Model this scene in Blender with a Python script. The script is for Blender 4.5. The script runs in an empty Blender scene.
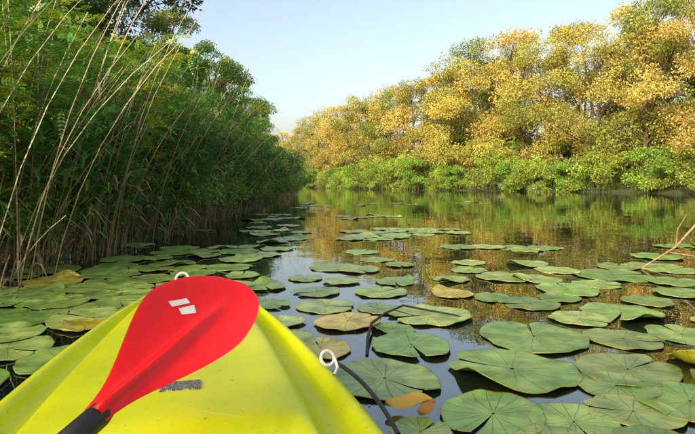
import bpy, math, numpy as np
from mathutils import Vector, Matrix
R = np.random.RandomState(7)
scene = bpy.context.scene
COL = scene.collection

# ------------------------------------------------------------ helpers
def nrm(a):
    a = np.asarray(a, float)
    return a / np.maximum(np.linalg.norm(a, axis=-1, keepdims=True), 1e-9)

class MB:
    def __init__(s):
        s.v=[]; s.c=[]; s.u=[]; s.q=[]; s.qm=[]; s.t=[]; s.tm=[]; s.n=0
    def add(s, v, quads=None, tris=None, col=(1,1,1), mat=0, uv=None):
        v=np.asarray(v,float).reshape(-1,3); k=len(v)
        col=np.asarray(col,float)
        if col.ndim==1: col=np.tile(col,(k,1))
        s.v.append(v); s.c.append(col)
        s.u.append(np.zeros((k,3)) if uv is None else np.asarray(uv,float))
        if quads is not None and len(quads):
            q=np.asarray(quads,int)+s.n; s.q.append(q); s.qm.append(np.full(len(q),mat))
        if tris is not None and len(tris):
            t=np.asarray(tris,int)+s.n; s.t.append(t); s.tm.append(np.full(len(t),mat))
        s.n+=k
    def mesh(s, name, mats, smooth=False):
        v=np.concatenate(s.v); c=np.concatenate(s.c); u=np.concatenate(s.u)
        q=np.concatenate(s.q) if s.q else np.zeros((0,4),int)
        t=np.concatenate(s.t) if s.t else np.zeros((0,3),int)
        mi=np.concatenate([x for x in s.qm+s.tm])
        me=bpy.data.meshes.new(name)
        me.vertices.add(len(v)); me.vertices.foreach_set("co", v.ravel())
        loops=np.concatenate([q.ravel(), t.ravel()])
        me.loops.add(len(loops)); me.loops.foreach_set("vertex_index", loops)
        starts=np.concatenate([np.arange(len(q))*4, len(q)*4+np.arange(len(t))*3])
        me.polygons.add(len(starts)); me.polygons.foreach_set("loop_start", starts)
        me.polygons.foreach_set("material_index", mi.astype(np.int32))
        me.polygons.foreach_set("use_smooth", np.full(len(starts), smooth))
        a=me.attributes.new("Col","FLOAT_COLOR","POINT")
        a.data.foreach_set("color", np.concatenate([c,np.ones((len(c),1))],1).ravel())
        a=me.attributes.new("LUV","FLOAT_VECTOR","POINT")
        a.data.foreach_set("vector", u.ravel())
        for m in mats: me.materials.append(m)
        me.update(calc_edges=True)
        return me

def obj(name, me, loc=(0,0,0), rz=0, sc=(1,1,1), parent=None):
    o=bpy.data.objects.new(name, me); COL.objects.link(o)
    o.location=loc; o.rotation_euler=(0,0,rz)
    o.scale=sc if hasattr(sc,'__len__') else (sc,)*3
    if parent:
        o.parent=parent
        o.matrix_parent_inverse=Matrix.Translation(parent.location).inverted()
    return o
def empty(name, loc):
    o=bpy.data.objects.new(name,None); COL.objects.link(o); o.location=loc; return o

def tube(mb, pts, rad, sides=5, col=(1,1,1), mat=0):
    pts=np.asarray(pts,float); n=len(pts); rad=np.broadcast_to(np.asarray(rad,float),(n,))
    d=nrm(np.gradient(pts,axis=0))
    ref=np.array([0.,0,1]) if abs(d[0,2])<.9 else np.array([1.,0,0])
    a=nrm(np.cross(d,ref)); b=np.cross(d,a)
    th=np.arange(sides)*2*np.pi/sides
    v=pts[:,None]+rad[:,None,None]*(np.cos(th)[None,:,None]*a[:,None]+np.sin(th)[None,:,None]*b[:,None])
    i=np.arange(n-1)[:,None]*sides; j=np.arange(sides)[None]; k=(j+1)%sides
    q=np.stack([i+j,i+k,i+sides+k,i+sides+j],-1).reshape(-1,4)
    mb.add(v.reshape(-1,3),q,col=col,mat=mat)
    return d

def leaves(mb, P, D, S, W, col, mat=0, rs=R, fold=0.0):
    n=len(P); D=nrm(D)
    r=nrm(rs.normal(size=(n,3))); side=nrm(np.cross(D,r))
    S=np.broadcast_to(S,(n,))[:,None]; W=np.broadcast_to(W,(n,))[:,None]
    v=np.stack([P, P+D*S*.45+side*W*.5, P+D*S, P+D*S*.45-side*W*.5],1)
    q=np.arange(n*4).reshape(n,4)
    c=np.repeat(np.asarray(col),4,axis=0) if np.ndim(col)==2 else col
    mb.add(v.reshape(-1,3),q,col=c,mat=mat)

def bez(a,b,c,n):
    t=np.linspace(0,1,n)[:,None]
    return (1-t)**2*np.asarray(a)+2*t*(1-t)*np.asarray(b)+t*t*np.asarray(c)

# ------------------------------------------------------------ materials
def newmat(name):
    m=bpy.data.materials.new(name); m.use_nodes=True
    nt=m.node_tree; nt.nodes.clear()
    out=nt.nodes.new("ShaderNodeOutputMaterial")
    return m,nt,out
def N(nt,t,**k):
    n=nt.nodes.new(t)
    for a,b in k.items(): setattr(n,a,b)
    return n
def leafmat(name, trans=.35, gloss=.06, rough=.45, tint=(1,1,1)):
    m,nt,out=newmat(name); L=nt.links
    at=N(nt,"ShaderNodeAttribute",attribute_name="Col")
    mul=N(nt,"ShaderNodeMix",data_type='RGBA',blend_type='MULTIPLY'); mul.inputs[0].default_value=1
    L.new(at.outputs["Color"],mul.inputs[6]); mul.inputs[7].default_value=(*tint,1)
    d=N(nt,"ShaderNodeBsdfDiffuse"); t=N(nt,"ShaderNodeBsdfTranslucent"); g=N(nt,"ShaderNodeBsdfGlossy"); g.inputs["Roughness"].default_value=rough
    L.new(mul.outputs[2],d.inputs[0])
    br=N(nt,"ShaderNodeMix",data_type='RGBA',blend_type='MULTIPLY'); br.inputs[0].default_value=1
    L.new(mul.outputs[2],br.inputs[6]); br.inputs[7].default_value=(1.2,1.15,.6,1)
    L.new(br.outputs[2],t.inputs[0])
    m1=N(nt,"ShaderNodeMixShader"); m1.inputs[0].default_value=trans
    L.new(d.outputs[0],m1.inputs[1]); L.new(t.outputs[0],m1.inputs[2])
    m2=N(nt,"ShaderNodeMixShader"); m2.inputs[0].default_value=gloss
    L.new(m1.outputs[0],m2.inputs[1]); L.new(g.outputs[0],m2.inputs[2])
    L.new(m2.outputs[0],out.inputs[0]); return m
def barkmat(name,c1,c2,scale=12):
    m,nt,out=newmat(name); L=nt.links
    p=N(nt,"ShaderNodeBsdfPrincipled"); p.inputs["Roughness"].default_value=.85
    tc=N(nt,"ShaderNodeTexCoord"); no=N(nt,"ShaderNodeTexNoise"); no.inputs["Scale"].default_value=scale; no.inputs["Detail"].default_value=5
    cr=N(nt,"ShaderNodeValToRGB"); cr.color_ramp.elements[0].color=(*c1,1); cr.color_ramp.elements[1].color=(*c2,1)
    cr.color_ramp.elements[0].position=.35; cr.color_ramp.elements[1].position=.65
    L.new(tc.outputs["Object"],no.inputs["Vector"]); L.new(no.outputs[0],cr.inputs[0]); L.new(cr.outputs[0],p.inputs["Base Color"])
    b=N(nt,"ShaderNodeBump"); b.inputs["Strength"].default_value=.5; b.inputs["Distance"].default_value=.02
    L.new(no.outputs[0],b.inputs["Height"]); L.new(b.outputs[0],p.inputs["Normal"])
    L.new(p.outputs[0],out.inputs[0]); return m

M_leaf=leafmat("leaf_far",.22,.02)
M_near=leafmat("leaf_near",.35,.05,.4)
M_reed=leafmat("reed_leaf",.3,.05,.4)
M_bark=barkmat("bark",(.04,.028,.018),(.12,.09,.06),6)
M_twig=barkmat("twig",(.10,.06,.03),(.28,.2,.11),20)

# ------------------------------------------------------------ trees
def make_tree(name, seed, H, Rr, cols, leaf=.17, nl=20000, lobes=9, sub=9, base=.16, trunk=.22, droop=.25, mats=None, stems=2, fat=1.0):
    rs=np.random.RandomState(seed); mb=MB()
    cents=[]
    for i in range(lobes):
        f=(i+.5)/lobes
        z=H*(base+ (0.93-base)*f)
        prof=math.sin(math.pi*min(1,.25+.72*f))**.7
        a=i*2.399+rs.uniform(-.5,.5); r=Rr*prof*rs.uniform(.4,.95) if i<lobes-1 else Rr*.15
        cents.append((math.cos(a)*r, math.sin(a)*r, z, fat*Rr*rs.uniform(.26,.48)*(1-.3*f), rs.rand(), rs.uniform(.72,1.15)))
    st=[]
    for k in range(stems):
        a=rs.uniform(0,6.28); top=np.array([math.cos(a)*Rr*.25,math.sin(a)*Rr*.25,H*.8*rs.uniform(.8,1)])
        p=bez((math.cos(a)*.15,math.sin(a)*.15,-.3),(math.cos(a+.6)*Rr*.2,math.sin(a+.6)*Rr*.2,H*.35),top,10)
        p[1:-1]+=rs.normal(scale=.02*H*.3,size=(8,3))*[1,1,0]
        tube(mb,p,np.linspace(trunk,trunk*.15,10),7,mat=0); st.append(p)
    subs=[]
    for c in cents:
        cc=np.array(c[:3]); s=st[rs.randint(len(st))]
        k=np.argmin(np.abs(s[:,2]-c[2]*.6)); a0=s[k]
        mid=(a0+cc)/2+rs.normal(scale=.06*H*.5,size=3)*[1,1,.3]+[0,0,.03*H]
        p=bez(a0,mid,cc,8); tube(mb,p,np.linspace(trunk*.4,trunk*.08,8),5)
        for j in range(sub):
            d=nrm(rs.normal(size=3)); d[2]=abs(d[2])*.9-.25 
            sp=cc+d*c[3]*rs.uniform(.6,1.35)
            subs.append((sp, c[3]*rs.uniform(.22,.6), .65*c[4]+.35*rs.rand(), c[5]*rs.uniform(.9,1.1)))
            tube(mb,bez(p[5],(p[5]+sp)/2+[0,0,.1],sp,4),np.linspace(trunk*.12,trunk*.03,4),3)
    w=np.array([s[1]**2 for s in subs]); w/=w.sum()
    cols=np.array(cols)
    for (sp,sr,cv,bv),ww in zip(subs,w):
        n=max(20,int(nl*ww))
        d=nrm(rs.normal(size=(n,3))); rad=sr*rs.uniform(.25,1.15,n)[:,None]**.6
        P=sp+d*rad*[1.15,1.15,.8]
        D=d*.6+rs.normal(scale=.6,size=(n,3)); D[:,2]-=droop
        base_c=(cols[0]*(1-cv)+cols[1]*cv)*bv
        cc=base_c*rs.uniform(.6,1.35,(n,1))*(1+rs.normal(scale=.06,size=(n,3)))
        S=leaf*rs.uniform(.6,1.3,n)
        leaves(mb,P,D,S,S*.5,np.clip(cc,0.003,1),mat=1,rs=rs)
    return mb.mesh(name,mats or [M_bark,M_leaf])

gold=[(.50,.41,.085),(.22,.26,.05)]  # willow pairs: sunlit then shaded leaf tone, light put into the colour
gold2=[(.56,.42,.11),(.32,.31,.07)]
olive=[(.30,.33,.065),(.11,.18,.037)]
green=[(.13,.28,.035),(.22,.36,.05)]
dark=[(.03,.075,.018),(.05,.11,.022)]
kw=dict(leaf=.18,fat=1.1,sub=12)
T=[make_tree("willow_a",1,14,4.6,gold,nl=30000,lobes=13,base=.1,**kw),
   make_tree("willow_b",2,14,5.0,gold2,nl=30000,lobes=14,base=.06,**kw),
   make_tree("willow_c",3,14,4.2,olive,nl=26000,lobes=12,base=.08,**kw),
   make_tree("willow_d",4,14,5.4,gold,nl=30000,lobes=15,base=.13,stems=3,**kw),
   make_tree("willow_e",5,14,4.6,[(.40,.37,.075),(.18,.23,.045)],nl=28000,lobes=12,base=.07,**kw)]
B=[make_tree("bush_a",11,3,2.3,green,leaf=.14,nl=9000,lobes=8,sub=8,base=.06,trunk=.05,stems=3),
   make_tree("bush_b",12,3,2.6,[(.2,.32,.045),(.3,.38,.055)],leaf=.14,nl=9000,lobes=9,sub=8,base=.05,trunk=.05,stems=3)]

def put(name,me,x,y,s,z=.3,rz=None,sz=None):
    return obj(name,me,(x,y,z),R.uniform(0,6.28) if rz is None else rz,(s,s,sz if sz else s))
right=[(26,36.5,14.5,1),(24.5,42,16,2),(30,44,17,3),(20.5,44,13.5,3),(21.5,50,17,0),(17,49,13.5,4),(17,54,17.2,1),
 (13.5,53,13.5,0),(14,58,17,2),(10.2,56.5,13.8,4),(8.5,61,13,1),(11.5,63,15,0),(6.2,64,12,2),(5,69,13,3),(2.6,70,12.2,4),
 (1,75,13,0),(-1.2,76,12.4,1),(-3.5,83,12.4,3),(-5.5,86,11.5,4),(-8,92,11,0),(-12,98,10.6,1),(-17,103,11,3),
 (34,36,15,0),(33,30,14,2),(38,19,14,4),(42,8,15,1),(28,50,18,1),(38,42,17,2),(19,62,17,2),(4,80,13,2)]
for x,y,h,v in right: put("unseen_shade_willow",T[v],x,y,h/14*R.uniform(.95,1.05),z=.2)
edge=[(26.5,33.5),(24.5,36.5),(22.6,39.2),(20.6,41.8),(18.6,43.6),(16.6,45.4),(14.8,47.2),(12.8,48.6),(11,50.2),(9.4,52),(7.6,54.5),(6,57.5),(4.4,60),(3,62.6),(1.6,65),(0,68),(-1.6,71),(-3.4,74),(-5.6,77.5),(-8,81),(-12,85),(-17,89),(28.5,30),(30.5,26.5),(32.5,22)]
for i,(x,y) in enumerate(edge):
    put("willow_bush",B[i%2],x+R.uniform(-.6,.4),y+R.uniform(-.4,.5),R.uniform(.65,1.25),z=-.05)
for i,(x,y) in enumerate([(29,36),(31,39),(28,41),(33,35),(35,39),(26,46),(30,46),(24,49),(36,30),(34,43),(20,49),(16,52)]):
    put("willow_bush",B[i%2],x,y,R.uniform(1.3,1.8),z=.05)
for x,y,h,v in [(-40,-26,16,1),(-34,-24,16.5,0),(-29.5,-25,16.5,1),(-25,-24,16,2),(-21,-26,16.8,3),(-17,-24.5,16.5,4),(-13,-26,17,1),(-9,-25,16.6,0),(-5,-26.5,16.8,3),(-1,-25,16.5,2),(3,-27,16.5,1),(-37,-31,17,3),(-30,-30,17.5,0),(-25,-31,17,2),(-20,-30,17,4),(-15,-29,17,0),(-10.5,-30,17,2)]:
    put("unseen_shade_willow",T[v],x,y,h/14,z=.2)  # unseen willows added behind the camera to shade kayak and near water

# ------------------------------------------------------------ left bank trees (near)
NT=[make_tree("alder_a",21,6,2.0,[(.075,.18,.03),(.13,.25,.04)],leaf=.085,nl=26000,lobes=12,sub=10,base=.15,trunk=.09,mats=[M_bark,M_near]),
    make_tree("alder_b",22,6,1.8,[(.13,.24,.03),(.34,.36,.045)],leaf=.085,nl=24000,lobes=11,sub=10,base=.1,trunk=.08,mats=[M_bark,M_near]),
    make_tree("alder_c",23,6,2.1,dark,leaf=.08,nl=24000,lobes=12,sub=10,base=.1,trunk=.09,mats=[M_bark,M_near])]
for x,y,h,v in [(-6.6,6.5,5.4,0),(-6.2,9.2,6.4,2),(-5.6,11.5,6.8,2),(-6.8,13,8,0),(-5.0,14.5,5.4,1),(-5.0,18,5.4,0),(-5.0,22,5.8,1),(-5.3,26,5.4,0),(-5.9,31,5.8,0),(-6.4,37,6,1),(-8,43,6.5,1),
     (-9,11,8,1),(-8.5,17,8,2),(-9,29,8,1),(-10,37,8,2),(-12,46,9,0),(-9.5,5.6,4.4,1),(-10,0,3.5,1),(-10,-5,3.6,0)]:
    put("alder_tree",NT[v],x,y,h/6,z=.35)
# broad-leaved sallow bushes overhanging the left waterline
SB=[make_tree("sallow_a",51,1.9,1.0,[(.06,.17,.03),(.11,.25,.04)],leaf=.075,nl=5200,lobes=9,sub=8,base=.14,trunk=.02,stems=4,mats=[M_twig,M_near]),
    make_tree("sallow_b",52,1.8,1.0,[(.08,.20,.025),(.20,.32,.04)],leaf=.07,nl=5200,lobes=9,sub=8,base=.12,trunk=.02,stems=4,mats=[M_twig,M_near])]
for i,(x,y,s) in enumerate([(-3.1,6.5,.8),(-2.95,8.2,.85),(-3.0,9.5,1.0),(-2.9,11.6,.85),(-3.0,13.2,1.05),(-2.9,15.8,.95),(-3.0,18.3,1.15),(-2.9,21,1.0),(-3.1,24,1.2),(-3.1,27.5,1.1),(-3.5,31,1.3),(-4.0,35,1.3),(-4.6,40,1.4),(-3.25,4.6,.6)]):
    put("sallow_bush",SB[i%2],x,y,s,z=.02)

# ------------------------------------------------------------ indigo bushes with pinnate leaves
def pinnate(mb, P, D, L, col, rs, npair=6, lw=.023, ll=.05):
    n=len(P); D=nrm(D); up=np.array([0,0,1.])
    side=nrm(np.cross(D,up+rs.normal(scale=.35,size=(n,3)))); nn=nrm(np.cross(side,D))
    ts=np.linspace(.2,.95,npair)
    V=[];C=[]
    def addl(b,d,s,w,wn):
        V.append(np.stack([b,b+d*s*.45+wn*w*.5,b+d*s,b+d*s*.45-wn*w*.5],1).reshape(-1,3)); C.append(np.repeat(col*rs.uniform(.85,1.15,(n,1)),4,axis=0))
    def pt(t): return P+D*(L*t)[:,None]-up*(L*.35*t*t)[:,None]
    k=(L/.2)[:,None]
    for t in ts:
        b=pt(t); sc=(1-.35*abs(t-.45)*2)
        for sg in (1,-1):
            d=nrm(side*sg+D*.45-up*.12+rs.normal(scale=.08,size=(n,3)))
            addl(b,d,ll*sc*k,lw*sc*k,nrm(np.cross(d,nn)))
    d=nrm(D-up*.5); addl(pt(1.),d,ll*k,lw*k,side)
    v=np.concatenate(V); mb.add(v,np.arange(len(v)).reshape(-1,4),col=np.clip(np.concatenate(C),.003,1),mat=1)
def make_indigo(name,seed,H,nst,cols,per=14,br=9):
    rs=np.random.RandomState(seed); mb=MB(); cols=np.array(cols)
    PP=[];DD=[];CC=[]
    for i in range(nst):
        a=rs.uniform(0,6.28); lean=rs.uniform(.15,.55)*H*.6; h=H*rs.uniform(.6,1)
        out=np.array([math.cos(a),math.sin(a),0])
        b0=out*rs.uniform(.05,.3)+[0,0,-.2]
        p=bez(b0,b0+out*lean*.25+[0,0,h*.6],b0+out*lean+[0,0,h],10)
        tube(mb,p,np.linspace(.014,.004,10),4,col=(1,1,1),mat=0)
        for j in range(br):
            k=rs.uniform(.22,1)*9; k0=int(min(8,k)); q0=p[k0]+(p[k0+1]-p[k0])*(k-k0)
            bl=H*rs.uniform(.12,.27); bd=nrm(nrm(rs.normal(size=3)*[1,1,.2])+out*.3+[0,0,.7])
            q=bez(q0,q0+bd*bl*.6,q0+bd*bl+[0,0,-.05*bl],5)
            tube(mb,q,np.linspace(.006,.002,5),3,mat=0)
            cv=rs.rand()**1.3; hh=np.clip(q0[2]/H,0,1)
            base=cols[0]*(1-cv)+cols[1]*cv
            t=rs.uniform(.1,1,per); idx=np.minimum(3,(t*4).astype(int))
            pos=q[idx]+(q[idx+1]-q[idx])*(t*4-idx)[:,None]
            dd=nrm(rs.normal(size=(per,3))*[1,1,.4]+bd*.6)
            PP.append(pos);DD.append(dd);CC.append(np.tile(base*(.6+.6*hh),(per,1)))  # leaves darken towards the bush base, shade put into their colour
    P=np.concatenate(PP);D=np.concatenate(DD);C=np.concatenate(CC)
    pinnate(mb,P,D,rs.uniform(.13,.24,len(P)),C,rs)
    return mb.mesh(name,[M_twig,M_near])
IC=[[(.06,.24,.035),(.13,.38,.05)],[(.05,.20,.05),(.10,.31,.06)],[(.18,.38,.04),(.48,.55,.05)]]
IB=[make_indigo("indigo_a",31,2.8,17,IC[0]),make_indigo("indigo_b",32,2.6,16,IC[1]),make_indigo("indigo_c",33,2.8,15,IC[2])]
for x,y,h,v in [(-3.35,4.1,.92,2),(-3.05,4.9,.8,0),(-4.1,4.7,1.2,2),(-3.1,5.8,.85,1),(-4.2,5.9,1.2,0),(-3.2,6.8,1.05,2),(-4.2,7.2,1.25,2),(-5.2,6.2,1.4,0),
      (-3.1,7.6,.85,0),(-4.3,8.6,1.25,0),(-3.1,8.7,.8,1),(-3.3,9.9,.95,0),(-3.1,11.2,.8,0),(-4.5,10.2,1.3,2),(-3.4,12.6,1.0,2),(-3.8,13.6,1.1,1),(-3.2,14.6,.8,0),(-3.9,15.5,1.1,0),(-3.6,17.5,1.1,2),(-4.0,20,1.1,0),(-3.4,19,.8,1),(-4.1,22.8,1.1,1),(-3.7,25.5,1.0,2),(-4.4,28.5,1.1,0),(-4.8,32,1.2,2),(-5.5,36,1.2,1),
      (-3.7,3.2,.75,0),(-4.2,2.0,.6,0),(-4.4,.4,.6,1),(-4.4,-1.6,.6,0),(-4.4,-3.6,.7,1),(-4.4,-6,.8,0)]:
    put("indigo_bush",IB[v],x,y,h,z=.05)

# ------------------------------------------------------------ reeds
def reedbed(name,seed,pos,hmin,hmax,dry=False,lean=(0,0)):
    rs=np.random.RandomState(seed); mb=MB()
    for (x,y) in pos:
        h=rs.uniform(hmin,hmax)*(1+.18*math.sin(y*1.3+1)); a=rs.uniform(0,6.28); ln=min(abs(rs.normal(scale=.16)),.3)*h
        o=np.array([math.cos(a)*ln+lean[0]*h*rs.rand(),math.sin(a)*ln*.6+lean[1]*h*rs.rand(),0])
        if dry and rs.rand()<.25: o*=1.7; h*=.85
        L_=np.linalg.norm(o)
        if L_>.62*h: o*=.62*h/L_
        b=np.array([x,y,-.15]); p=bez(b,b+[0,0,h*.6]+o*.2,b+o+[0,0,h],7)
        if dry:
            c=np.array([.44,.36,.2])*rs.uniform(.45,1.2)
            tube(mb,p,np.linspace(.006,.0025,7),3,col=c); 
            nl=rs.randint(0,3); kk=rs.uniform(2,5.9,nl)
        else:
            c=np.array([.13,.24,.045])*rs.uniform(.7,1.3)
            tube(mb,p,np.linspace(.005,.002,7),3,col=c); nl=rs.randint(8,13); kk=rs.uniform(1.6,5.95,nl)
        for k in kk:
            k0=int(k); q=p[k0]+(p[k0+1]-p[k0])*(k-k0); aa=rs.uniform(0,6.28); L=rs.uniform(.22,.5)
            d=np.array([math.cos(aa),math.sin(aa),0.]); s=np.array([-d[1],d[0],0])
            m=bez(q,q+d*L*.45+[0,0,L*.5],q+d*L+[0,0,L*rs.uniform(-.35,.4)],4); w=np.array([.008,.013,.009,.001])*rs.uniform(.7,1.3)
            v=np.stack([m+s*w[:,None],m-s*w[:,None]],1).reshape(-1,3)
            f=[[2*i,2*i+1,2*i+3,2*i+2] for i in range(3)]
            cc=(np.array([.38,.3,.15])*rs.uniform(.4,1.1) if dry else np.array([.12,.30,.045])*rs.uniform(.55,1.6)*[1+rs.uniform(-.1,.6),1,1])
            mb.add(v,f,col=cc)
    return obj(name,mb.mesh(name,[M_reed]))
def strip(n,y0,y1,x0,x1,pw=1.6):
    y=y0+(y1-y0)*R.rand(n)**pw; off=np.where(y>28,-(y-28)*.11,0)
    return np.stack([R.uniform(x0,x1,n)+off,y],1)
reedbed("reed_bed",41,strip(300,7.2,42,-3.4,-2.5),.9,2.4,lean=(.22,0))
reedbed("reed_bed",45,strip(50,3.9,6.8,-3.3,-2.55,1),.6,1.3,lean=(.1,0))
reedbed("dry_reed_bed",42,strip(120,3.7,11,-3.3,-2.5,1.1),1.3,3.0,dry=True,lean=(.42,.1))
reedbed("dry_reed_bed",46,strip(90,9,30,-3.4,-2.45,1.3),1.2,2.8,dry=True,lean=(.38,.1))
reedbed("dry_reed_bed",47,strip(280,3.8,12,-3.2,-2.5,1.0),.3,1.1,dry=True,lean=(.3,0))
reedbed("reed_bed",43,strip(160,-12,3,-3.6,-2.9,1),1.0,1.6,lean=(.1,0))
reedbed("reed_bed",44,np.array(edge)[R.randint(0,22,500)]+R.normal(scale=.9,size=(500,2))+[-.4,-.3],.8,1.6)

# ------------------------------------------------------------ terrain
def xl(y): return -2.75-np.where(y>28,(y-28)*.10,0)-np.where(y>55,((np.maximum(y,55)-55)*.35)**1.7,0)+.15*np.sin(y*.9)+np.where(y<-12,(-12-y)*3.,0)
ex=np.array([90,70,46,42,38,33,27.8,25.2,20.6,16.6,12.8,9.4,6,3,0,-3.4,-8,-17,-40,-150.]); ey=np.array([-90,-35,-10,-5,8,20,30,34,41,45,48.4,51.6,57,62,67.5,74,80.5,88.5,98,104.])
def xr(y): return np.interp(y,ey,ex)
gy=np.concatenate([np.linspace(-400,-30,12),np.linspace(-28,60,150),np.linspace(61,130,60),np.linspace(140,600,14)])
gx=np.concatenate([np.linspace(-400,-30,12),np.linspace(-28,-7,30),np.linspace(-6.8,-1.5,40),np.linspace(-1,50,90),np.linspace(55,400,14)])
GX,GY=np.meshgrid(gx,gy)
dl=xl(GY)-GX; dr=(GX-xr(GY))*.7
dl=np.where(GY<-12,dl*.35,dl)
d=np.maximum(dl,dr)
def hf(d): return np.where(d>0, .55*(1-np.exp(-d/1.2)), np.maximum(-1.2,d*.5))
Z=hf(d)-.03+.05*np.sin(GX*3.1+GY*1.7)*np.sin(GY*2.3)*(d>-.3)+.04*np.sin(GX*.7)*np.cos(GY*.5)*(d>1)
Z=np.where(GY<-150, np.maximum(Z,.4),Z)
nx,ny=len(gx),len(gy)
i=np.arange(ny-1)[:,None]*nx; j=np.arange(nx-1)[None]
q=np.stack([i+j,i+j+1,i+nx+j+1,i+nx+j],-1).reshape(-1,4)
mb=MB(); mb.add(np.stack([GX,GY,Z],-1).reshape(-1,3),q)
m,nt,out=newmat("bank_soil"); L=nt.links
p=N(nt,"ShaderNodeBsdfPrincipled"); p.inputs["Roughness"].default_value=.9
tc=N(nt,"ShaderNodeTexCoord"); no=N(nt,"ShaderNodeTexNoise"); no.inputs["Scale"].default_value=1.5; no.inputs["Detail"].default_value=8
cr=N(nt,"ShaderNodeValToRGB"); e=cr.color_ramp.elements; e[0].position=.35; e[0].color=(.03,.024,.014,1); e[1].position=.6; e[1].color=(.05,.07,.02,1)
L.new(tc.outputs["Object"],no.inputs[0]); L.new(no.outputs[0],cr.inputs[0]); L.new(cr.outputs[0],p.inputs["Base Color"])
b=N(nt,"ShaderNodeBump"); b.inputs["Distance"].default_value=.1; L.new(no.outputs[0],b.inputs["Height"]); L.new(b.outputs[0],p.inputs["Normal"]); L.new(p.outputs[0],out.inputs[0])
obj("ground",mb.mesh("ground",[m],True))

# ------------------------------------------------------------ water
m,nt,out=newmat("river_water"); L=nt.links
p=N(nt,"ShaderNodeBsdfPrincipled"); p.inputs["Base Color"].default_value=(.006,.010,.008,1); p.inputs["Roughness"].default_value=.012; p.inputs["IOR"].default_value=2.6
tc=N(nt,"ShaderNodeTexCoord")
n1=N(nt,"ShaderNodeTexNoise"); n1.inputs["Scale"].default_value=2.2; n1.inputs["Detail"].default_value=2
n2=N(nt,"ShaderNodeTexNoise"); n2.inputs["Scale"].default_value=.5; n2.inputs["Detail"].default_value=1
n3=N(nt,"ShaderNodeTexNoise"); n3.inputs["Scale"].default_value=9; n3.inputs["Detail"].default_value=1
for n in (n1,n2,n3): L.new(tc.outputs["Object"],n.inputs["Vector"])
b1=N(nt,"ShaderNodeBump"); b1.inputs["Strength"].default_value=1; b1.inputs["Distance"].default_value=.003
b2=N(nt,"ShaderNodeBump"); b2.inputs["Strength"].default_value=1; b2.inputs["Distance"].default_value=.007
b3=N(nt,"ShaderNodeBump"); b3.inputs["Strength"].default_value=1; b3.inputs["Distance"].default_value=.0004
L.new(n1.outputs[0],b1.inputs["Height"]); L.new(n2.outputs[0],b2.inputs["Height"]); L.new(n3.outputs[0],b3.inputs["Height"])
L.new(b1.outputs[0],b2.inputs["Normal"]); L.new(b2.outputs[0],b3.inputs["Normal"]); L.new(b3.outputs[0],p.inputs["Normal"]); L.new(p.outputs[0],out.inputs[0])
mb=MB(); mb.add([(-300,-300,0),(300,-300,0),(300,300,0),(-300,300,0)],[[0,1,2,3]]); obj("river_water",mb.mesh("river_water",[m]))

# ------------------------------------------------------------ lily pads
m,nt,out=newmat("lily_pad"); L=nt.links; M_pad=m
at=N(nt,"ShaderNodeAttribute",attribute_name="Col"); uv=N(nt,"ShaderNodeAttribute",attribute_name="LUV")
sx=N(nt,"ShaderNodeSeparateXYZ"); L.new(uv.outputs["Vector"],sx.inputs[0])
def math_(op,a,b=None):
    n=N(nt,"ShaderNodeMath",operation=op)
    for i,x in enumerate((a,b)):
        if x is None: continue
        if isinstance(x,(int,float)): n.inputs[i].default_value=x
        else: L.new(x,n.inputs[i])
    return n.outputs[0]
no=N(nt,"ShaderNodeTexNoise"); no.inputs["Scale"].default_value=9; no.inputs["Detail"].default_value=5
tc=N(nt,"ShaderNodeTexCoord"); L.new(tc.outputs["Object"],no.inputs["Vector"])
wob=math_('MULTIPLY',math_('SUBTRACT',no.outputs[0],.5),.45)
ang=math_('ADD',sx.outputs[0],math_('MULTIPLY',wob,sx.outputs[1]))
s=math_('ABSOLUTE',math_('SINE',math_('MULTIPLY',ang,8.5)))
veinS=math_('MULTIPLY',math_('SUBTRACT',1,math_('MINIMUM',1,math_('MULTIPLY',s,math_('ADD',1.5,math_('MULTIPLY',sx.outputs[1],6))))),.42)
s2=math_('ABSOLUTE',math_('SINE',math_('ADD',math_('MULTIPLY',ang,25.5),math_('MULTIPLY',no.outputs[0],6))))
vein2=math_('MULTIPLY',math_('MULTIPLY',math_('SUBTRACT',1,math_('MINIMUM',1,math_('MULTIPLY',s2,3))),sx.outputs[1]),.2)
vv=math_('MAXIMUM',veinS,vein2)
mx=N(nt,"ShaderNodeMix",data_type='RGBA'); L.new(vv,mx.inputs[0]); L.new(at.outputs["Color"],mx.inputs[6]); mx.inputs[7].default_value=(.40,.50,.18,1)
n2=N(nt,"ShaderNodeTexNoise"); n2.inputs["Scale"].default_value=22; n2.inputs["Detail"].default_value=6; L.new(tc.outputs["Object"],n2.inputs["Vector"])
sp=N(nt,"ShaderNodeValToRGB"); sp.color_ramp.elements[0].position=.61; sp.color_ramp.elements[1].position=.70
edgeb=math_('MULTIPLY',math_('POWER',sx.outputs[1],14.0),.13)
L.new(math_('ADD',n2.outputs[0],edgeb),sp.inputs[0])
mx2=N(nt,"ShaderNodeMix",data_type='RGBA'); L.new(math_('MULTIPLY',sp.outputs[0],.75),mx2.inputs[0]); L.new(mx.outputs[2],mx2.inputs[6]); mx2.inputs[7].default_value=(.33,.25,.06,1)
mx3=N(nt,"ShaderNodeMix",data_type='RGBA',blend_type='MULTIPLY'); mx3.inputs[0].default_value=1; L.new(mx2.outputs[2],mx3.inputs[6])
vr=N(nt,"ShaderNodeValToRGB"); vr.color_ramp.elements[0].position=.34; vr.color_ramp.elements[0].color=(.5,.62,.45,1); vr.color_ramp.elements[1].position=.66; vr.color_ramp.elements[1].color=(1.25,1.18,1.0,1)
L.new(no.outputs[0],vr.inputs[0]); L.new(vr.outputs[0],mx3.inputs[7])
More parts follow.
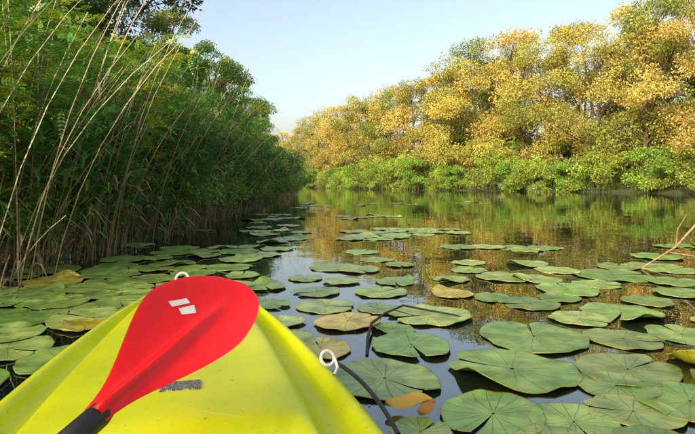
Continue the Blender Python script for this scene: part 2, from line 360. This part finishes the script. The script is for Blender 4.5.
p=N(nt,"ShaderNodeBsdfPrincipled"); L.new(mx3.outputs[2],p.inputs["Base Color"]); p.inputs["Roughness"].default_value=.33; p.inputs["Specular IOR Level"].default_value=.5
b=N(nt,"ShaderNodeBump"); b.inputs["Strength"].default_value=.9; b.inputs["Distance"].default_value=.01
L.new(math_('ADD',math_('MULTIPLY',veinS,-.8),no.outputs[0]),b.inputs["Height"]); L.new(b.outputs[0],p.inputs["Normal"]); L.new(p.outputs[0],out.inputs[0])

def pad(mb,x,y,r,rs,z=None,col=None,curl=None):
    na=44; rr=np.array([.03,.2,.4,.6,.78,.9,.97,1.0,1.0]); notch=rs.uniform(.03,.2); a0=rs.uniform(0,6.28)
    th=np.linspace(notch/2,2*np.pi-notch/2,na)
    TH,RR=np.meshgrid(th,rr)
    ed=1+.025*np.sin(3*TH+rs.rand()*6)+.018*np.sin(7*TH+rs.rand()*6)+.012*np.sin(13*TH+rs.rand()*6)
    if rs.rand()<.25:
        c=rs.uniform(.6,5.6); ed=ed-rs.uniform(.08,.2)*np.exp(-((TH-c)/rs.uniform(.08,.16))**2)*RR
    k=np.minimum(TH-notch/2,2*np.pi-notch/2-TH); rad=RR*ed*(1-.13*np.exp(-(k/.13)**2)*RR)
    asp=rs.uniform(.84,1)
    X=rad*np.cos(TH)*r; Y=rad*np.sin(TH)*r*asp
    z0=rs.uniform(.004,.014) if z is None else z
    zz=z0+RR**3*r*(.012*np.sin(2*TH+rs.rand()*6)+.014*np.sin(5*TH+rs.rand()*6)+.011*np.sin(9*TH+rs.rand()*6))+.004*RR**6
    zz=np.maximum(zz,.003); 
    if rs.rand()<.18 or curl: 
        c=rs.uniform(.5,5.5); zz+=np.exp(-((TH-c)/(.45 if not curl else .9))**2)*np.clip(RR-.5,0,1)**1.3*r*(curl or .5)
    zz[-1]-=.004
    ca,sa=math.cos(a0),math.sin(a0)
    V=np.stack([x+X*ca-Y*sa,y+X*sa+Y*ca,zz],-1)
    n=len(rr); i=np.arange(n-1)[:,None]*na; j=np.arange(na-1)[None]
    q=np.stack([i+j,i+na+j,i+na+j+1,i+j+1],-1).reshape(-1,4)
    if col is None:
        v=rs.rand(); col=np.array([.14,.29,.05])*(1-v)+np.array([.31,.42,.12])*v; col=col*rs.uniform(.7,1.2)
        if rs.rand()<.05: col=np.array([.46,.38,.06])
    C=np.tile(col,(V.size//3,1))
    mb.add(V.reshape(-1,3),q,col=C,uv=np.stack([TH,RR,TH*0+rs.rand()],-1).reshape(-1,3))
rs=np.random.RandomState(5); mb=MB()
pads=[(.15,2.12,.225),(-.13,2.52,.165),(.31,2.55,.20),(.49,3.13,.25),(-.38,2.98,.14),(0,2.98,.2),(-.14,3.36,.19),(-.5,3.41,.13),
(.1,4.77,.2),(.24,3.8,.19),(.38,4.2,.17),(-.22,3.8,.17),(-.12,4.9,.24),(.17,6,.2),(.5,5.05,.15),(.96,2.71,.28),(.70,2.23,.27),(1.19,2.23,.23),
(1.40,2.66,.19),(1.24,1.90,.19),(.5,1.80,.2),(.75,1.74,.15),(.99,1.82,.16),(.23,1.66,.1),(1.66,3.18,.25),(1.2,3.44,.19),(1.63,3.89,.25),(2.27,4.5,.32),
(2.95,4.77,.22),(1.31,4.4,.23),(1.55,4.3,.2),(2.4,3.75,.2),(1.0,3.62,.15),(2.9,5.0,.25),(3.3,5.6,.25),
(1.5,2.02,.17),(1.05,2.05,.15),(.62,1.55,.15),(.93,1.55,.15),(1.25,1.6,.16),(.2,3.3,.15),(-.3,2.7,.12),(.25,2.85,.12),(-.05,4.2,.15),(-.35,4.35,.15),(.3,5.4,.18),(1.1,4.75,.17),(1.9,4.75,.2),(2.0,3.5,.16),(1.75,2.75,.18),(2.55,4.95,.2),
(1.35,3.05,.17),(.75,3.75,.16),(2.15,2.95,.2),(1.95,4.1,.18),(2.6,4.2,.2),(1.45,3.6,.15),(1.75,5.1,.2),(1.2,5.2,.17),(.85,4.3,.15),
(-2.15,3.56,.24),(-1.8,3.7,.2),(-2.04,4.5,.26),(-2.35,4.2,.26),(-1.6,4.3,.2),(-1.35,4.6,.2),(-1.1,4.9,.22),(-1.25,6,.24),(-1.0,7,.22),(-2.4,3.3,.2),(-1.75,3.3,.17),(-1.45,3.7,.2),
(-1.30,2.36,.2),(-1.62,2.5,.2),(-1.55,2.05,.2),(-1.1,5.4,.22),(-1.7,5.1,.22),(-2.2,5.0,.2),(-1.55,5.7,.2),(-2.6,3.8,.22),(-2.0,3.95,.2),(-.9,4.5,.17),(-.85,4.05,.15),(-2.1,3.1,.2),(-1.2,4.15,.17),
(-1.9,3.45,.2),(-2.3,3.8,.22),(-1.65,3.95,.2),(-1.9,4.2,.2),(-2.2,4.75,.22),(-1.5,4.9,.2),(-1.15,3.9,.18),(-1.35,4.1,.15),(-1.8,4.85,.2),(-1.3,3.3,.15),(-2.45,3.55,.2)]
for x,y,r in pads: pad(mb,x,y,r,rs)
pad(mb,-1.45,2.9,.13,rs,z=.012,col=np.array([.55,.42,.03]))
pad(mb,1.56,2.3,.14,rs,z=.012,col=np.array([.62,.6,.03]),curl=1.4)
def cluster(cx,cy,sx_,sy_,n,r0=.16,r1=.26,f=.7):
    pts=[]
    for _ in range(n*12):
        if len(pts)>=n: break
        x=cx+R.normal()*sx_; y=cy+R.normal()*sy_; r=R.uniform(r0,r1)
        if all((x-a)**2+(y-b_)**2>(f*(r+c))**2 for a,b_,c in pts) and all((x-a)**2+(y-b_)**2>(f*(r+c))**2 for a,b_,c in pads):
            pts.append((x,y,r)); pad(mb,x,y,r,rs)
cluster(1.0,8.6,.42,.4,13,f=.6); cluster(1.95,6.5,.32,.12,5,f=.6); cluster(.1,7.6,.3,.25,4,f=.6); cluster(-1.2,8.4,.3,.6,8,f=.6)
cluster(.8,12.5,.5,.4,7,f=.6); cluster(-1.6,11,.3,1.6,10,f=.6); cluster(-1.3,18,.4,3,10,f=.6); cluster(1.2,19,.7,.6,6,f=.6); cluster(5,20,.8,.6,5)
cluster(-1.5,5.6,.35,.5,10); cluster(4.6,6.6,.5,.4,4); cluster(-1.9,3.9,.4,.45,10,f=.55)
obj("lily_pads",mb.mesh("lily_pads",[M_pad],True))

mb=MB(); 
def leafobj(cx,cy,L_,W_,a,z,col):
    t=np.linspace(-1,1,9); w=W_*np.sqrt(np.clip(1-t**2,0,1))*(1-.2*t)
    ca,sa=math.cos(a),math.sin(a); V=[]
    for ti,wi in zip(t,w):
        for s_ in (-1,0,1):
            lx=ti*L_; ly=s_*wi; V.append((cx+lx*ca-ly*sa,cy+lx*sa+ly*ca,z+.012*abs(s_)+.01*math.sin(ti*3)))
    q=[[3*i+j,3*i+3+j,3*i+4+j,3*i+1+j] for i in range(8) for j in range(2)]
    mb.add(V,q,col=col)
leafobj(.215,1.83,.085,.05,.1,.03,(.6,.4,.05)); leafobj(.27,1.78,.05,.025,.9,.03,(.4,.22,.04))
obj("fallen_leaves",mb.mesh("fallen_leaves",[M_near],True))
# small floating debris: duckweed specks and bits of reed
mb=MB(); rd=np.random.RandomState(77)
n=420; P=np.stack([rd.uniform(-2.6,3.6,n),1.4+rd.rand(n)**1.4*8,np.full(n,.0035)],1)
a=rd.uniform(0,6.28,n); D=np.stack([np.cos(a),np.sin(a),a*0],1); Sd=np.stack([-D[:,1],D[:,0],a*0],1)
S=rd.uniform(.004,.012,n)[:,None]; lon=np.where(rd.rand(n)<.12,6,1)[:,None]
v=np.stack([P-D*S*lon,P+Sd*S*.5,P+D*S*lon,P-Sd*S*.5],1).reshape(-1,3)
c=np.where(rd.rand(n,1)<.5,np.array([[.25,.38,.08]]),np.array([[.32,.25,.12]]))*rd.uniform(.6,1.2,(n,1))
mb.add(v,np.arange(4*n).reshape(-1,4),col=np.repeat(c,4,axis=0)); obj("floating_debris",mb.mesh("floating_debris",[M_reed]))

M_stick=barkmat("wet_stick",(.012,.009,.006),(.05,.035,.02),30)
mb=MB(); tube(mb,[(.09,2.42,.0),(.10,2.6,.03),(.13,2.85,.035),(.22,3.05,.04),(.34,3.2,.05),(.48,3.14,.035),(.62,3.05,.03),(.7,3.1,.0)],[.008,.008,.008,.007,.007,.006,.005,.002],6)
tube(mb,[(.22,3.05,.04),(.27,3.0,.07),(.38,2.95,.05)],[.005,.004,.002],5)
obj("floating_stick",mb.mesh("floating_stick",[M_stick],True))
M_dry=barkmat("dry_branch",(.2,.14,.08),(.4,.3,.18),30)
mb=MB(); tube(mb,[(2.62,4.85,-.05),(2.85,4.85,.09),(3.05,4.88,.2),(3.3,4.95,.42),(3.6,5,.62),(3.9,5.1,.72)],[.006,.008,.009,.011,.014,.018],6)
tube(mb,[(2.98,4.86,.15),(3.15,4.8,.13),(3.4,4.75,.02)],[.006,.005,.004],5); tube(mb,[(3.05,4.88,.2),(3.08,4.9,.36),(3.2,4.95,.5)],[.005,.004,.002],5)
obj("dead_branch",mb.mesh("dead_branch",[M_dry],True))

# ------------------------------------------------------------ kayak
tip=np.array([-.72,2.46,0]); ax=nrm(np.array([.246,-.969,0])); nn_=np.array([.969,.246,0])
Lk=3.9
def sst(x,a,b): 
    t=np.clip((x-a)/(b-a),0,1); return t*t*(3-2*t)
ts=np.concatenate([[0,.004,.015,.035,.065,.1],np.linspace(.15,1.35,17),[1.40,1.44,1.48,1.54],np.linspace(1.65,3.75,20),[3.82,3.87,3.89,3.9]])
prof=[(0,'k',0),(.45,'k',0),(.8,'k',.04),(.95,'m',0),(1.0,'g',-.075),(1.02,'g',-.03),(1.0,'g',-.006),(.95,'g',.002),(.905,'g',-.006),(.885,'g',-.042),(.75,'g',-.048),(.70,'g',-.006),(.67,'g',.030),(.60,'g',.040),(.46,'d',.040),(.3,'d',.041),(.14,'d',.05),(0,'d',.052)]
rows=[]
for t in ts:
    x=min(t,Lk-t); w=.46*(1-(1-min(x/1.8,1))**2)**.6 if x>0 else 0
    w=max(w,.004); zg=.265+.085*max(0,1-x/1.6)**2; kz=-.10+.33*max(0,1-x/.55)**2.2
    bf=sst(x,0.0,.35)
    wellf=sst(t,1.42,1.62)*(1-sst(t,3.2,3.35))
    half=[]
    for u,k,dz in prof:
        if k=='k': z=kz+dz
        elif k=='m': z=kz*.35+zg*.65-.06*bf
        else:
            z=zg+dz*bf
            if k=='d' : z=z*(1-wellf)+.06*wellf
        z=min(z, zg+.06)
        half.append((u*w,z))
    full=half+[(-a,b_) for a,b_ in half[-2:0:-1]]
    rows.append([tip+ax*t+nn_*a+np.array([0,0,b_]) for a,b_ in full])
V=np.array(rows); nr,nc=V.shape[:2]
i=np.arange(nr-1)[:,None]*nc; j=np.arange(nc)[None]; k=(j+1)%nc
q=np.stack([i+j,i+k,i+nc+k,i+nc+j],-1).reshape(-1,4)
mb=MB(); mb.add(V.reshape(-1,3),q)
m,nt,out=newmat("yellow_polyethylene"); L=nt.links
p=N(nt,"ShaderNodeBsdfPrincipled"); p.inputs["Roughness"].default_value=.42; p.inputs["Specular IOR Level"].default_value=.3
tc=N(nt,"ShaderNodeTexCoord"); n1=N(nt,"ShaderNodeTexNoise"); n1.inputs["Scale"].default_value=5; n1.inputs["Detail"].default_value=6
cr=N(nt,"ShaderNodeValToRGB"); e=cr.color_ramp.elements; e[0].position=.3; e[0].color=(.47,.57,.003,1); e[1].position=.7; e[1].color=(.62,.68,.004,1)
L.new(tc.outputs["Object"],n1.inputs[0]); L.new(n1.outputs[0],cr.inputs[0])
n2=N(nt,"ShaderNodeTexNoise"); n2.inputs["Scale"].default_value=55; n2.inputs["Detail"].default_value=8
sp=N(nt,"ShaderNodeValToRGB"); sp.color_ramp.elements[0].position=.66; sp.color_ramp.elements[1].position=.74; L.new(tc.outputs["Object"],n2.inputs[0]); L.new(n2.outputs[0],sp.inputs[0])
mx=N(nt,"ShaderNodeMix",data_type='RGBA'); L.new(sp.outputs[0],mx.inputs[0]); L.new(cr.outputs[0],mx.inputs[6]); mx.inputs[7].default_value=(.3,.3,.05,1)
mp=N(nt,"ShaderNodeMapping"); mp.inputs["Rotation"].default_value=(0,0,.9); mp.inputs["Scale"].default_value=(3,90,3); L.new(tc.outputs["Object"],mp.inputs[0])
n4=N(nt,"ShaderNodeTexNoise"); n4.inputs["Scale"].default_value=1.3; n4.inputs["Detail"].default_value=2; L.new(mp.outputs[0],n4.inputs[0])
s4=N(nt,"ShaderNodeValToRGB"); s4.color_ramp.elements[0].position=.69; s4.color_ramp.elements[1].position=.74; L.new(n4.outputs[0],s4.inputs[0])
ms=N(nt,"ShaderNodeMath",operation='MULTIPLY'); L.new(s4.outputs[0],ms.inputs[0]); ms.inputs[1].default_value=.35
mx4=N(nt,"ShaderNodeMix",data_type='RGBA'); L.new(ms.outputs[0],mx4.inputs[0]); L.new(mx.outputs[2],mx4.inputs[6]); mx4.inputs[7].default_value=(.8,.82,.4,1)
L.new(mx4.outputs[2],p.inputs["Base Color"])
n3=N(nt,"ShaderNodeTexNoise"); n3.inputs["Scale"].default_value=220; L.new(tc.outputs["Object"],n3.inputs[0])
b=N(nt,"ShaderNodeBump"); b.inputs["Strength"].default_value=.25; b.inputs["Distance"].default_value=.002; L.new(n3.outputs[0],b.inputs["Height"]); L.new(b.outputs[0],p.inputs["Normal"]); L.new(p.outputs[0],out.inputs[0])
M_yel=m
kay=empty("kayak",tuple(tip))
o=obj("hull",mb.mesh("hull",[M_yel],True),parent=kay)
md=o.modifiers.new("s","SUBSURF"); md.levels=2; md.render_levels=2

def plain(name,c,rough=.5,spec=.5,lo=.82):
    m,nt,out=newmat(name); L=nt.links
    p=N(nt,"ShaderNodeBsdfPrincipled"); p.inputs["Roughness"].default_value=rough; p.inputs["Specular IOR Level"].default_value=spec
    tc=N(nt,"ShaderNodeTexCoord"); n1=N(nt,"ShaderNodeTexNoise"); n1.inputs["Scale"].default_value=25; n1.inputs["Detail"].default_value=5
    cr=N(nt,"ShaderNodeValToRGB"); e=cr.color_ramp.elements; e[0].position=.3; e[0].color=(*[x*lo for x in c],1); e[1].position=.7; e[1].color=(*c,1)
    L.new(tc.outputs["Object"],n1.inputs[0]); L.new(n1.outputs[0],cr.inputs[0]); L.new(cr.outputs[0],p.inputs["Base Color"])
    b=N(nt,"ShaderNodeBump"); b.inputs["Strength"].default_value=.15; b.inputs["Distance"].default_value=.002; L.new(n1.outputs[0],b.inputs["Height"]); L.new(b.outputs[0],p.inputs["Normal"])
    L.new(p.outputs[0],out.inputs[0]); return m
M_blk=plain("black_rubber",(.012,.012,.013),.5); M_wht=plain("white_cord",(.8,.8,.76),.6)
def kp(t,u,z): return tip+ax*t+nn_*u+np.array([0,0,z])
def ring(mb,c,r,th,nrmv,col=(1,1,1),arc=2*math.pi,mat=0):
    nv=nrm(nrmv); a=nrm(np.cross(nv,[.3,.2,1])); b=np.cross(nv,a); tt=np.linspace(0,arc,20)
    tube(mb,[np.array(c)+r*(math.cos(x)*a+math.sin(x)*b) for x in tt],th,6,mat=mat)
mb=MB(); c=kp(.03,-.05,.355); ring(mb,c,.028,.006,(.2,-.9,.3)); obj("bow_loop",mb.mesh("bow_loop",[M_wht],True),parent=kay)
mb=MB(); c=kp(1.10,.405,.300); ring(mb,c,.020,.005,(.4,-.8,.5)); tube(mb,[c+[0.02,0,0],c+[.03,-.02,-.02],c+[.02,-.05,-.03]],.005,6)
obj("side_loop",mb.mesh("side_loop",[M_wht],True),parent=kay)
mb=MB(); tube(mb,bez(kp(1.10,.43,.285),kp(1.3,.475,.30),kp(1.5,.475,.26),10),.006,6); obj("bungee_cord",mb.mesh("bungee_cord",[M_blk],True),parent=kay)
m,nt,out=newmat("label"); L=nt.links
p=N(nt,"ShaderNodeBsdfPrincipled"); at=N(nt,"ShaderNodeAttribute",attribute_name="LUV"); br=N(nt,"ShaderNodeTexBrick"); br.inputs["Scale"].default_value=9
br.inputs["Color1"].default_value=(.6,.6,.55,1); br.inputs["Color2"].default_value=(.02,.02,.02,1); br.inputs["Mortar"].default_value=(.015,.015,.015,1); br.inputs["Mortar Size"].default_value=.06
L.new(at.outputs["Vector"],br.inputs[0]); L.new(br.outputs[0],p.inputs["Base Color"]); L.new(p.outputs[0],out.inputs[0])
mb=MB(); zc=.3205
cs=[kp(1.24,-.03,zc+.003),kp(1.24,.06,zc+.002),kp(1.29,.06,zc+.0015),kp(1.29,-.03,zc+.0025)]
mb.add(cs+[x-np.array([0,0,.01]) for x in cs],[[0,1,2,3],[0,4,5,1],[1,5,6,2],[2,6,7,3],[3,7,4,0]],uv=[(0,0,0),(1,0,0),(1,.6,0),(0,.6,0)]*2)
obj("label",mb.mesh("label",[m]),parent=kay)
M_seat=plain("seat_fabric",(.02,.02,.022),.9)
mb=MB()
sv=[]
for a_,z_ in [(2.35,.09),(2.5,.12),(2.9,.12),(2.98,.2),(3.03,.5),(3.06,.5),(3.03,.12),(2.35,.07)]:
    sv+= [kp(a_,s_*.22,z_) for s_ in (-1,-.5,0,.5,1)]
qq=[[5*i+j,5*i+j+1,5*i+6+j,5*i+5+j] for i in range(7) for j in range(4)]
mb.add(sv,qq); obj("seat",mb.mesh("seat",[M_seat],True),parent=kay)

# ------------------------------------------------------------ paddle
Rt=np.array([-.375,.78,.449]); Tp=np.array([-.240,1.21,.553]); dv=nrm(Tp-Rt); BL=np.linalg.norm(Tp-Rt)
lv=np.array([.85,-.32,-.42]); lv=nrm(lv-dv*np.dot(lv,dv)); nv=np.cross(lv,dv); nv=nv if nv[2]>0 else -nv
M_red=plain("red_plastic",(.80,.008,.006),.34,.35,.88)
def half(s):
    b0=.018
    e=(1-max(0,(s-.45)/.55)**2.3)**.5 if s<1 else 0
    g=sst(s,-.05,.62)
    return (b0+(.116-b0)*g)*e, (b0+(.098-b0)*sst(s,.02,.6))*e
def blade(name,R0,d_,l_,n_,par,L_=BL):
    ss=np.concatenate([np.linspace(0,.8,18),[.85,.9,.93,.96,.98,.992,.999]]); us=np.linspace(-1,1,31); top=[];bot=[]
    for s in ss:
        hl,hr=half(s)
        for u in us:
            w=u*(hr if u>0 else hl)
            curv=.03*(w/.1)**2+ .035*(s-.4)**2 
            rib=.016*math.exp(-(w/.011)**2)*(1-sst(s,.5,.9))
            c=R0+d_*(s*L_)+l_*w+n_*(curv)
            th=.0025*(1-abs(u)**6)
            top.append(c+n_*(rib+th)); bot.append(c-n_*(rib*.6+th))
    n=len(ss); k=len(us); i=np.arange(n-1)[:,None]*k; j=np.arange(k-1)[None]
    q=np.stack([i+j,i+j+1,i+k+j+1,i+k+j],-1).reshape(-1,4)
    mb=MB(); V=np.array(top+bot); q2=q[:,::-1]+n*k
    rim=[i_*k for i_ in range(n)]+[ (n-1)*k+j_ for j_ in range(1,k)]+[i_*k+k-1 for i_ in range(n-2,-1,-1)]+[j_ for j_ in range(k-2,0,-1)]
    rq=[[rim[a],rim[(a+1)%len(rim)],rim[(a+1)%len(rim)]+n*k,rim[a]+n*k] for a in range(len(rim))]
    mb.add(V,np.concatenate([q,q2,np.array(rq)])); 
    return obj(name,mb.mesh(name,[M_red],True),parent=par)
pad_e=empty("kayak_paddle",tuple(Rt))
blade("blade",Rt,dv,lv,nv,pad_e)
R2=Rt-dv*1.35
mb=MB(); tube(mb,[R2,R2+dv*.65,Rt-dv*.04],.0145,14); tube(mb,[Rt-dv*.08,Rt-dv*.078,Rt+dv*.01,Rt+dv*.03],[.0145,.019,.019,.013],14)
obj("shaft",mb.mesh("shaft",[M_blk],True),parent=pad_e)
blade("rear_blade",R2,-dv,lv,nv,pad_e)
mb=MB()
def surf(s,w): return Rt+dv*(s*BL)+lv*w+nv*(.03*(w/.1)**2+.035*(s-.4)**2+.016*math.exp(-(w/.011)**2)*(1-sst(s,.5,.9))+.0025+.0012)
def patch(c4):
    n=5; g=[]
    for a in range(n):
        for b_ in range(n):
            u,v=a/(n-1),b_/(n-1); s_=(c4[0]*(1-u)+c4[1]*u)*(1-v)+(c4[3]*(1-u)+c4[2]*u)*v; g.append(surf(*s_))
    mb.add(g,[[a*n+b_,a*n+b_+1,(a+1)*n+b_+1,(a+1)*n+b_] for a in range(n-1) for b_ in range(n-1)])
A=lambda *x:[np.array(y,float) for y in x]
patch(A((.60,-.078),(.69,-.062),(.685,-.050),(.595,-.066)))
patch(A((.615,-.056),(.69,-.042),(.66,-.026),(.60,-.043)))
obj("logo_mark",mb.mesh("logo_mark",[M_wht]),parent=pad_e)

# ------------------------------------------------------------ light
az=math.radians(218); el=math.radians(25)
w=bpy.data.worlds.new("World"); scene.world=w; w.use_nodes=True; nt=w.node_tree
bg=nt.nodes["Background"]; sky=nt.nodes.new("ShaderNodeTexSky"); sky.sky_type='NISHITA'; sky.sun_disc=False
sky.sun_elevation=el; sky.sun_rotation=az; sky.air_density=1.0; sky.dust_density=5; sky.ozone_density=1.0
mu=nt.nodes.new("ShaderNodeMix"); mu.data_type='RGBA'; mu.blend_type='MULTIPLY'; mu.inputs[0].default_value=1; mu.inputs[7].default_value=(1.14,1.02,.88,1)
nt.links.new(sky.outputs[0],mu.inputs[6]); nt.links.new(mu.outputs[2],bg.inputs[0]); bg.inputs[1].default_value=.36
sd=bpy.data.lights.new("sun","SUN"); sd.energy=5; sd.angle=math.radians(.5); sd.color=(1,.86,.62)
so=bpy.data.objects.new("sun",sd); COL.objects.link(so)
dirv=Vector((math.sin(az)*math.cos(el),math.cos(az)*math.cos(el),math.sin(el)))
so.rotation_euler=dirv.to_track_quat('Z','Y').to_euler(); so.location=(-20,-20,20)

cd=bpy.data.cameras.new("camera"); cd.sensor_width=36; cd.lens=27.2; cd.shift_y=-.05; cd.clip_start=.05; cd.clip_end=2000
co=bpy.data.objects.new("camera",cd); COL.objects.link(co); co.location=(0,0,.8); co.rotation_euler=(math.radians(90),0,0)
scene.camera=co
scene.view_settings.view_transform='Standard'; scene.view_settings.look='None'; scene.view_settings.exposure=0
